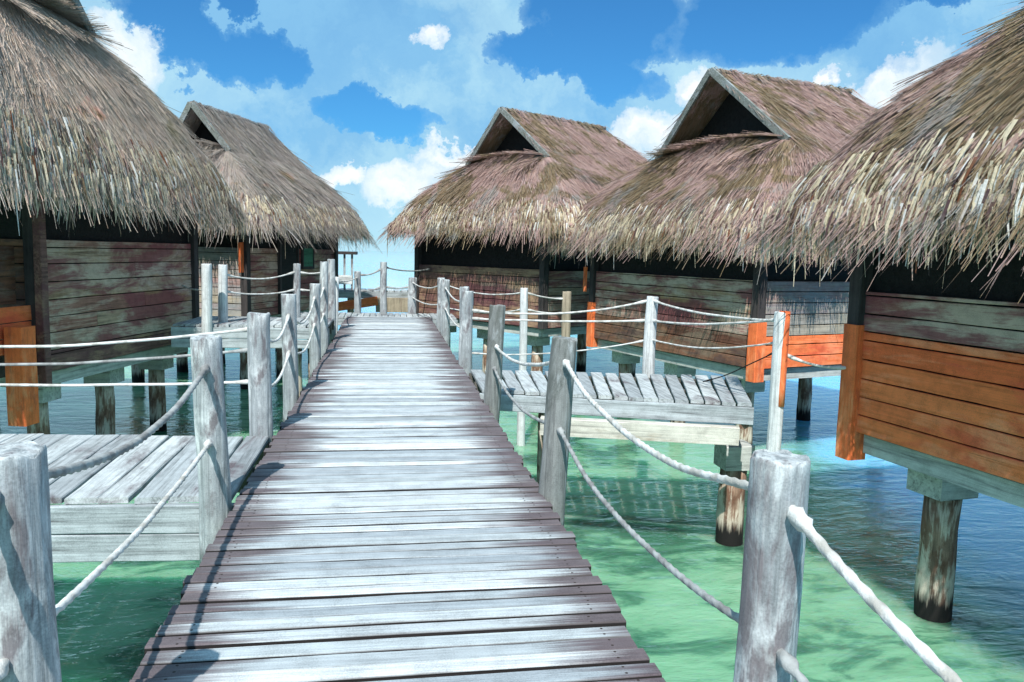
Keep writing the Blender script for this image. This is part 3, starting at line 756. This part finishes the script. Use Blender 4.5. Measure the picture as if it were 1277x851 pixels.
# porch of the nearest left hut (its near end)
def on_hut(t, cen, d, n, side_vec, name, mb, mat, s, inward, z, ang):
    p = side_vec + d*s + n*inward - cen
    return mb.build(name, M[mat], t, (p.x, p.y, z), ang)
c0B = Vector((-4.76,11.8,0)); angB = math.atan2(dB.y, dB.x)
boards(3.3, .75, 1.55, .2, 'paint_rust', 'porch_wall', hB, c0B - dB*3.35 + nB*.25 - cenB, angB)
boards(3.3, .12, .75, .2, 'paint_orange', 'porch_rail', hB, c0B - dB*3.35 + nB*.02 - cenB, angB)
b = MB(); b.box((-.6,-1.6,-.2),(.6,1.6,.1)); on_hut(hB, cenB, dB, nB, c0B, 'porch_floor', b, 'stringer', -1.72, .75, 0, angB - math.pi/2)
b = MB(); b.plank(2.6, .12, .12, T(0,0,0,0,0,-math.pi/2), .004, .01, 5); on_hut(hB, cenB, dB, nB, c0B, 'porch_post', b, 'wall_dark', -.06, -.14, .95, angB)
b = MB(); b.plank(1.3, .26, .26, T(0,0,0,0,0,-math.pi/2), .004, .012, 5); on_hut(hB, cenB, dB, nB, c0B, 'foot_post', b, 'paint_orange_v', -.55, -.16, -.15, angB)
for s_ in (-1.2, -2.9):
    p = c0B + dB*s_ + nB*.5 - cenB; pile_mb(.15, -.2).build('pile', M['pile'], hB, (p.x, p.y, 0))

# far left hut: doorway, green pane, orange board
c0C = Vector((-3.28,19.58,0)); angC = math.atan2(dC.y, dC.x)
b = MB(); b.box((-.42,-.03,0),(.42,.03,1.75)); dr = on_hut(hC, cenC, dC, nC, c0C, 'doorway', b, 'black', 2.1, -.045, -.05, angC)
b = MB(); b.plank(1.9, .1, .08, T(0,0,0,0,0,-math.pi/2), .003, .008, 3); b.build('door_post', M['frame_dark'], dr, (-.5,0,.9))
b = MB(); b.plank(1.9, .1, .08, T(0,0,0,0,0,-math.pi/2), .003, .008, 3); b.build('door_post', M['frame_dark'], dr, (.5,0,.9))
b = MB(); b.box((-.3,-.02,-.25),(.3,.02,.25)); wn = on_hut(hC, cenC, dC, nC, c0C, 'window', b, 'green_glass', 3.25, -.05, 1.35, angC)
b = MB()
for q0, q1 in (((-.36,-.03,.25),(.36,.03,.32)),((-.36,-.03,-.32),(.36,.03,-.25)),((-.36,-.03,-.25),(-.3,.03,.25)),((.3,-.03,-.25),(.36,.03,.25))): b.box(q0, q1)
b.build('window_frame', M['frame_dark'], wn, (0,-.006,0))
b = MB(); b.plank(.7, .2, .06, T(0,0,0,0,0,-math.pi/2), .006, .02, 4)
on_hut(hC, cenC, dC, nC, c0C, 'painted_board', b, 'paint_orange_v', -.14, .02, 1.35, angC-math.pi/2)['label'] = 'short upright orange board at the corner'
b = MB(); b.plank(.55, .13, .06, T(0,0,0,0,0,-math.pi/2), .006, .02, 4)
aE = R(-17.4); p = Vector((6.1,12.4,0)) + Vector((math.sin(aE), math.cos(aE),0))*5.2 + Vector((-.16,0,0)) - hE.location
b.build('painted_board', M['paint_orange_v'], hE, (p.x, p.y, 1.05), 0)['label'] = 'short upright orange board at the far corner'

# ------------------------------------------------------------------ sky, sun, camera
az, el = R(-162), R(50)                       # sun behind the camera, a little to the left
sun_dir = Vector((math.sin(az)*math.cos(el), math.cos(az)*math.cos(el), math.sin(el)))
sl = bpy.data.lights.new('sun', 'SUN'); sl.energy = 4.2; sl.angle = R(.53); sl.color = (1., .96, .89)
so = bpy.data.objects.new('sun', sl); C.objects.link(so); so.rotation_euler = (-sun_dir).to_track_quat('-Z','Y').to_euler(); so.location = (0,0,30)

yaw, pitch, roll = R(9.044658), R(6.316644), R(1.3)
CR = Matrix.Rotation(-yaw,3,'Z') @ Matrix.Rotation(math.pi/2-pitch,3,'X') @ Matrix.Rotation(roll,3,'Z')
cd = bpy.data.cameras.new('camera'); cd.sensor_width = 36; cd.lens = 36*993/1277; cd.clip_end = 10000; cd.clip_start = .05
co = bpy.data.objects.new('camera', cd); C.objects.link(co); co.location = (0,0,1.6); co.rotation_euler = CR.to_euler()
bpy.context.scene.camera = co

w = bpy.data.worlds.new('World'); bpy.context.scene.world = w; w.use_nodes = True
t = w.node_tree; t.nodes.clear()
def N(typ, **kw):
    nd = t.nodes.new(typ)
    for k, v in kw.items(): setattr(nd, k, v)
    return nd
def LK(a, b): t.links.new(a, b)
def MA(op, a, b=None, c=None, clamp=False):
    nd = N('ShaderNodeMath', operation=op); nd.use_clamp = clamp
    for i, x in enumerate((a, b, c)):
        if x is None: continue
        if isinstance(x, (int, float)): nd.inputs[i].default_value = x
        else: LK(x, nd.inputs[i])
    return nd.outputs[0]
def RAMP(f, stops):
    nd = N('ShaderNodeValToRGB'); cr = nd.color_ramp
    while len(cr.elements) < len(stops): cr.elements.new(.5)
    for e, (p, c) in zip(cr.elements, stops):
        e.position = p; e.color = (c,c,c,1) if isinstance(c,(int,float)) else (*c,1)
    LK(f, nd.inputs[0]); return nd.outputs[0]
def MIXC(f, a, b):
    nd = N('ShaderNodeMix', data_type='RGBA')
    for s, x in ((nd.inputs[0], f), (nd.inputs[6], a), (nd.inputs[7], b)):
        if isinstance(x, (int, float)): s.default_value = x
        elif isinstance(x, tuple): s.default_value = (*x,1)
        else: LK(x, s)
    return nd.outputs[2]
sky = N('ShaderNodeTexSky', sky_type='NISHITA'); sky.sun_disc = False; sky.sun_elevation = el; sky.sun_rotation = az
sky.air_density = 1.; sky.dust_density = .3; sky.ozone_density = 2.5
tc = N('ShaderNodeTexCoord'); d0 = tc.outputs['Generated']
def NOISE(vec, scale, detail, rough=.55):
    nd = N('ShaderNodeTexNoise'); nd.inputs['Scale'].default_value = scale; nd.inputs['Detail'].default_value = detail; nd.inputs['Roughness'].default_value = rough
    LK(vec, nd.inputs['Vector']); return nd
nz = NOISE(d0, 7., 9, .66)
sb_ = N('ShaderNodeVectorMath', operation='SUBTRACT'); LK(nz.outputs['Color'], sb_.inputs[0]); sb_.inputs[1].default_value = (.5,.5,.5)
scl = N('ShaderNodeVectorMath', operation='SCALE'); LK(sb_.outputs[0], scl.inputs[0]); scl.inputs['Scale'].default_value = .16
dd = N('ShaderNodeVectorMath', operation='ADD'); LK(d0, dd.inputs[0]); LK(scl.outputs[0], dd.inputs[1])
D = dd.outputs[0]
def blob(azim, elev, wa, we, tilt=0.):
    """elliptic patch of sky around a compass direction, sizes in degrees: 1 in the middle, 0 at the rim"""
    A, E_ = R(azim), R(elev)
    c = Vector((math.sin(A)*math.cos(E_), math.cos(A)*math.cos(E_), math.sin(E_)))
    a = c.cross(Vector((0,0,1))).normalized(); u = a.cross(c)
    ct, st = math.cos(R(tilt)), math.sin(R(tilt))
    a, u = a*ct + u*st, u*ct - a*st
    outs = []
    for v, s in ((a, wa), (u, we)):
        n_ = N('ShaderNodeVectorMath', operation='DOT_PRODUCT'); LK(D, n_.inputs[0]); n_.inputs[1].default_value = tuple(v/math.sin(R(s)))
        outs.append(n_.outputs['Value'])
    r2 = MA('ADD', MA('MULTIPLY', outs[0], outs[0]), MA('MULTIPLY', outs[1], outs[1]))
    return MA('SUBTRACT', 1., r2)
def union(bl):
    o = bl[0]
    for x in bl[1:]: o = MA('MAXIMUM', o, x)
    return o
HOLES = [(-12.8, 13.0, 5.0, 1.9, -22), (-8.1, 12.6, 2.8, 2.4, 0), (-1.1, 8.6, 5.3, 1.6, -5), (13.2, 12.7, 6.5, 1.7, -12), (15.5, 15.7, 5.4, 3.2, 0), (27.1, 15.9, 8.2, 3.3, 8), (-10.2, 15.5, 1.2, 0.8, 0), (36.0, 16.1, 2.6, 1.5, 0)]
WHITES = [(-16.5, 11.5, 2.9, 1.7, -35), (2.3, 14.5, 1.4, 1.0, 20), (1.8, 4.6, 4.7, 1.6, 15), (5.2, 6.8, 3.4, 0.8, 10), (18.3, 8.0, 3.0, 2.0, 5), (30.1, 11.4, 1.1, 0.7, 0), (33.7, 10.7, 3.4, 1.5, 30), (-3.2, 4.4, 1.5, 0.9, -10), (21.8, 10.9, 1.3, 1.9, 55)]
hole = RAMP(union([blob(*h) for h in HOLES]), [(0.,0.),(.12,.7),(.42,1.)])
white = RAMP(union([blob(*h) for h in WHITES]), [(0.,0.),(.3,.6),(.8,1.)])
soft = NOISE(D, 3.2, 6, .58).outputs['Fac']
veil = MIXC(RAMP(soft, [(.45,0.),(.53,.75),(.64,1.)]), (.225,.50,.77), (.42,.69,.84))
bg1 = N('ShaderNodeBackground'); bg1.inputs['Strength'].default_value = .09; tint = N('ShaderNodeMix', data_type='RGBA', blend_type='MULTIPLY'); tint.inputs[0].default_value = 1.; LK(sky.outputs[0], tint.inputs[6]); tint.inputs[7].default_value = (.24,.68,1.0,1); LK(tint.outputs[2], bg1.inputs[0])
sz = N('ShaderNodeSeparateXYZ'); LK(d0, sz.inputs[0])
low = RAMP(sz.outputs[2], [(.0,1.),(.03,.8),(.11,0.)])
veil = MIXC(low, veil, (.46,.74,.87))
cl = N('ShaderNodeBackground'); cl.inputs['Strength'].default_value = .80
shade = NOISE(D, 11., 7, .62).outputs['Fac']
LK(MIXC(white, veil, MIXC(RAMP(shade, [(.36,0.),(.56,1.)]), (.66,.80,.89), (.92,.97,.99))), cl.inputs[0])
mixs = N('ShaderNodeMixShader')
thin = RAMP(NOISE(D, 5., 9, .66).outputs['Fac'], [(.34,.66),(.56,.98)])
cover = MA('MAXIMUM', MA('MULTIPLY', MA('SUBTRACT', 1., hole), MA('MAXIMUM', thin, low)), white)
LK(cover, mixs.inputs[0]); LK(bg1.outputs[0], mixs.inputs[1]); LK(cl.outputs[0], mixs.inputs[2])
ow = N('ShaderNodeOutputWorld'); LK(mixs.outputs[0], ow.inputs[0])

sc = bpy.context.scene
sc.view_settings.view_transform = 'Standard'; sc.view_settings.look = 'None'; sc.view_settings.gamma = 1; sc.view_settings.exposure = 0.5
sc.view_settings.use_curve_mapping = False
sc.cycles.max_bounces = 6; sc.cycles.diffuse_bounces = 3; sc.cycles.glossy_bounces = 3; sc.cycles.transparent_max_bounces = 8
